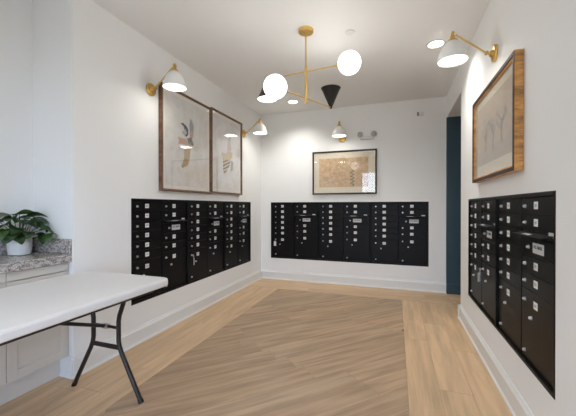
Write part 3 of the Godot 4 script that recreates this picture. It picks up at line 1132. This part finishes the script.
func leaf_mesh(base: Vector3, dir: Vector3, length: float, width: float, droop: float, roll: float) -> ArrayMesh:
	var m := MB.new()
	dir = dir.normalized()
	var side := dir.cross(Vector3.UP).normalized()
	if side.length() < 0.1:
		side = Vector3.RIGHT
	side = side.rotated(dir, roll)
	var n := 8
	var p := base
	var d := dir
	var prev := []
	for i in n + 1:
		var t := float(i) / n
		var w := width * (pow(sin(PI * pow(t, 0.62)), 0.85) if t > 0.0 and t < 1.0 else 0.0)
		var nn := side.cross(d).normalized()
		if i == 0:
			w = width * 0.25
		var lift := nn * w * 0.28
		var back := -d * (0.018 if i == 0 else 0.0)
		var row := [p - side * w + lift + back, p, p + side * w + lift + back]
		if i > 0:
			var up := nn
			var nl := (up + side * 0.28).normalized()
			var nr := (up - side * 0.28).normalized()
			m.tri(prev[0], prev[1], row[1], nl, up, up)
			m.tri(prev[0], row[1], row[0], nl, up, nl)
			m.tri(prev[1], prev[2], row[2], up, nr, nr)
			m.tri(prev[1], row[2], row[1], up, nr, up)
		prev = row
		d = d.rotated(side, -droop / n)
		p += d * length / n
	return m.mesh()

func build_plant() -> void:
	var c := Vector3(-2.425, 0.856, -1.408)
	var t := thing("potted_plant", "leafy green plant in a round white pot on the granite counter", "plant", c)
	var m := MB.new()
	m.lathe([Vector2(0, 0), Vector2(0.057, 0), Vector2(0.062, 0.004), Vector2(0.067, 0.050), Vector2(0.068, 0.108), Vector2(0.066, 0.111), Vector2(0.062, 0.109), Vector2(0.061, 0.094)], Vector3.ZERO, Vector3.UP, 36)
	put("pot", m.mesh(), M.pot, t)
	m = MB.new()
	m.lathe([Vector2(0.062, 0.090), Vector2(0.03, 0.095), Vector2(0, 0.095)], Vector3.ZERO, Vector3.UP, 24)
	put("soil", m.mesh(), M.soil, t)
	# leaf bases (x out from the wall, y above the counter, z along it), heading, length, droop
	var L := [
		[0.02, 0.235, 0.01, 0.3, -0.5, 0.105, 0.8, 2], [0.04, 0.215, -0.05, 0.7, -0.8, 0.115, 0.9, 0], [0.06, 0.225, 0.03, 0.8, 0.7, 0.105, 0.8, 1],
		[0.00, 0.225, 0.06, 0.1, 1.0, 0.110, 0.9, 0], [0.03, 0.195, 0.09, 0.5, 1.0, 0.115, 1.0, 1], [-0.02, 0.210, 0.10, 0.0, 1.0, 0.115, 0.7, 0],
		[0.08, 0.185, -0.02, 1.0, -0.3, 0.110, 1.0, 0], [0.08, 0.175, 0.06, 1.0, 0.6, 0.110, 1.3, 0], [0.05, 0.165, 0.11, 0.8, 0.8, 0.120, 1.6, 1],
		[0.07, 0.165, -0.07, 0.9, -0.7, 0.105, 1.2, 1], [0.03, 0.205, -0.08, 0.6, -0.9, 0.105, 1.1, 0], [0.09, 0.145, 0.02, 1.0, 0.1, 0.100, 1.5, 0],
		[0.06, 0.130, 0.10, 1.0, 0.5, 0.110, 1.8, 0], [0.07, 0.120, -0.05, 1.0, -0.5, 0.095, 1.6, 0], [0.05, 0.120, 0.06, 1.0, 0.3, 0.090, 2.0, 1],
		[0.10, 0.150, -0.08, 0.9, -0.5, 0.095, 1.3, 2], [0.01, 0.180, 0.12, 0.4, 1.0, 0.110, 1.2, 0], [0.00, 0.200, -0.02, 0.2, -1.0, 0.100, 0.9, 0],
		[0.05, 0.205, 0.00, 0.9, 0.0, 0.110, 1.0, 0], [0.04, 0.160, 0.07, 0.6, 0.9, 0.105, 1.5, 0], [0.06, 0.190, 0.01, 0.7, -0.4, 0.100, 1.2, 1],
		[0.09, 0.115, 0.07, 1.0, 0.2, 0.085, 2.1, 0], [-0.02, 0.230, -0.04, -0.1, -0.8, 0.080, 0.8, 1], [0.02, 0.150, 0.10, 0.7, 1.0, 0.100, 1.8, 0],
		[0.03, 0.262, 0.02, 0.5, -0.9, 0.120, 0.7, 2], [0.02, 0.255, 0.05, 0.4, 0.9, 0.115, 0.7, 0], [0.05, 0.248, -0.03, 0.8, -0.9, 0.120, 0.6, 0],
		[0.06, 0.235, 0.07, 0.7, 0.9, 0.110, 0.8, 1], [0.07, 0.150, 0.08, 1.0, 0.7, 0.115, 1.4, 0], [0.05, 0.170, -0.09, 0.8, -0.3, 0.100, 1.5, 0]]
	var r := RandomNumberGenerator.new()
	r.seed = 5
	for a in L:
		var b := Vector3(a[0], a[1] + 0.014, a[2])
		m = MB.new()
		var root := Vector3(b.x * 0.35, 0.092, b.z * 0.35)
		m.tube([root, root.lerp(b, 0.5) + Vector3(0, 0.025, 0), b], 0.0022, 6)
		put("stem", m.mesh(), M.stem, t)
		var dir := Vector3(a[3], 0.25, a[4])
		put("leaf", leaf_mesh(b, dir, a[5] * 0.92, a[5] * 0.40, a[6], r.randf_range(-0.5, 0.5)), M.leaf[a[7]], t)
	# one long trailing shoot toward the niche corner
	m = MB.new()
	m.tube([Vector3(0.04, 0.10, -0.04), Vector3(0.12, 0.135, -0.09), Vector3(0.17, 0.140, -0.112), Vector3(0.20, 0.125, -0.112), Vector3(0.205, 0.10, -0.105), Vector3(0.19, 0.085, -0.10)], 0.0034, 6)
	put("stem", m.mesh(), M.stem, t)
	put("leaf", leaf_mesh(Vector3(0.13, 0.132, -0.09), Vector3(0.6, 0.1, 0.4), 0.085, 0.03, 1.8, 0.2), M.leaf[1], t)
	put("leaf", leaf_mesh(Vector3(0.10, 0.125, -0.075), Vector3(0.8, 0.0, 0.3), 0.08, 0.03, 2.0, 0.0), M.leaf[0], t)

# ---------------------------------------------------------------- folding table
func build_table() -> void:
	var x0 := -2.075
	var x1 := -1.355
	var z0 := -1.635
	var z1 := 0.195
	var yt := 0.73
	var c := Vector3((x0 + x1) / 2, 0, (z0 + z1) / 2)
	var t := thing("folding_table", "white plastic folding table with dark steel legs", "table", c)
	var hx := (x1 - x0) / 2
	var hz := (z1 - z0) / 2
	# rounded top: outlines at several heights
	var rows := [[0.004, -0.046, 0.0], [0.0, -0.040, 0.0], [0.0, -0.014, 0.0], [0.004, -0.004, 0.0], [0.012, 0.0, 0.0], [0.024, -0.0005, 0.0], [0.027, -0.003, 0.0]]
	var m := MB.new()
	var outline := func(ins: float) -> Array:
		var o := []
		var rr := 0.05
		for q in 4:
			var cc: Vector2 = [Vector2(1, 1), Vector2(-1, 1), Vector2(-1, -1), Vector2(1, -1)][q]
			for k in 7:
				var a := PI / 2 * q + PI / 2 * k / 6.0
				o.append(Vector2(cc.x * (hx - rr) + cos(a) * (rr - ins), cc.y * (hz - rr) + sin(a) * (rr - ins)))
		return o
	var prev := []
	for i in rows.size():
		var o: Array = outline.call(rows[i][0])
		var cur := []
		for q in o:
			cur.append(Vector3(q.x, yt + rows[i][1], q.y))
		if i > 0:
			for k in cur.size():
				var j := (k + 1) % cur.size()
				m.out_face([prev[k], prev[j], cur[j], cur[k]], Vector3(prev[k].x * 0.95, yt - 0.03 if i < 6 else yt - 0.2, prev[k].z * 0.98))
		else:
			m.face(cur, Vector3.DOWN)
		prev = cur
	m.face(prev, Vector3.UP)
	put("table_top", m.mesh(), M.plastic, t)
	for s in [-1.0, 1.0]:
		m = MB.new()
		m.range_box(Vector3(s * (hx - 0.018), yt - 0.062, -hz + 0.13), Vector3(s * (hx - 0.045), yt - 0.046, hz - 0.13), 0.003)
		put("rail", m.mesh(), M.black_metal, t)
	for e in [-1.0, 1.0]:
		var zl: float = e * (hz - 0.158)
		var cx := -1.727 - c.x
		for s in [-1.0, 1.0]:
			m = MB.new()
			var pts := []
			var ctrl := [Vector3(cx + s * 0.190, yt - 0.05, zl), Vector3(cx + s * 0.150, 0.605, zl), Vector3(cx + s * 0.112, 0.51, zl), Vector3(cx + s * 0.105, 0.47, zl), Vector3(cx + s * 0.105, 0.35, zl), Vector3(cx + s * 0.112, 0.315, zl), Vector3(cx + s * 0.130, 0.275, zl), Vector3(cx + s * 0.276, 0.012, zl)]
			for q in ctrl:
				pts.append(q)
			m.tube(pts, 0.0135, 12)
			var lg := put("leg", m.mesh(), M.black_metal, t)
			m = MB.new()
			m.tube([Vector3(cx + s * 0.2695, 0.024, zl), Vector3(cx + s * 0.282, 0.0015, zl)], 0.0155, 12)
			put("foot_cap", m.mesh(), M.dark, lg)
		m = MB.new()
		m.tube([Vector3(cx - 0.105, 0.430, zl), Vector3(cx + 0.105, 0.430, zl)], 0.009, 10)
		put("crossbar", m.mesh(), M.black_metal, t)
		m = MB.new()
		m.box(Vector3(cx, 0.308, zl), Vector3(0.225, 0.030, 0.012), 0.004)
		put("crossbar", m.mesh(), M.black_metal, t)
		m = MB.new()
		m.tube([Vector3(cx, 0.430, zl), Vector3(cx, yt - 0.045, zl - e * 0.62)], 0.0105, 10)
		var br := put("brace", m.mesh(), M.black_metal, t)
		m = MB.new()
		m.lathe([Vector2(0, -0.02), Vector2(0.017, -0.02), Vector2(0.017, 0.02), Vector2(0, 0.02)], Vector3(cx, 0.430, zl), Vector3.RIGHT, 16)
		put("lock_collar", m.mesh(), M.steel, br)
		m = MB.new()
		m.tube([Vector3(cx - 0.30, yt - 0.056, zl), Vector3(cx + 0.30, yt - 0.056, zl)], 0.0115, 10)
		put("hinge_bar", m.mesh(), M.black_metal, t)

# ---------------------------------------------------------------- light levels
const WARM := Color(1.0, 0.993, 0.978)
const GLOBE := 0.065
const CONE := 0.02
const SCONCE := 0.05
const DOWN := 0.95

func _ready() -> void:
	var cam := Camera3D.new()
	cam.name = "camera"
	cam.fov = 2.0 * rad_to_deg(atan(208.0 / 311.26))
	cam.near = 0.05
	cam.far = 100.0
	add_child(cam)
	cam.position = Vector3(0, 1.1827, 0)
	cam.rotation_degrees = Vector3(-0.257, 19.09, 0)
	cam.current = true
	var we := WorldEnvironment.new()
	we.name = "environment"
	var env := Environment.new()
	env.background_mode = Environment.BG_SKY
	var sky := Sky.new()
	var sm := ProceduralSkyMaterial.new()
	sm.sky_top_color = Color(0.52, 0.66, 0.87)
	sm.sky_horizon_color = Color(0.84, 0.88, 0.925)
	sm.ground_horizon_color = Color(0.62, 0.64, 0.65)
	sm.ground_bottom_color = Color(0.40, 0.40, 0.39)
	sm.energy_multiplier = 6.5
	sky.sky_material = sm
	env.sky = sky
	env.tonemap_mode = Environment.TONE_MAPPER_LINEAR
	env.tonemap_exposure = 1.70
	env.sdfgi_enabled = true
	env.ssao_enabled = true
	env.ssil_enabled = true
	we.environment = env
	add_child(we)

	make_materials()
	M.lit = glow(Color(1.0, 0.98, 0.94), 2.2)
	M.globe = glow(Color(1.0, 0.985, 0.96), 1.6)
	build_shell()
	build_floor()
	build_mailboxes()
	build_niche()
	build_table()
	build_pictures()
	build_lamps()
	build_fixtures()
	build_plant()
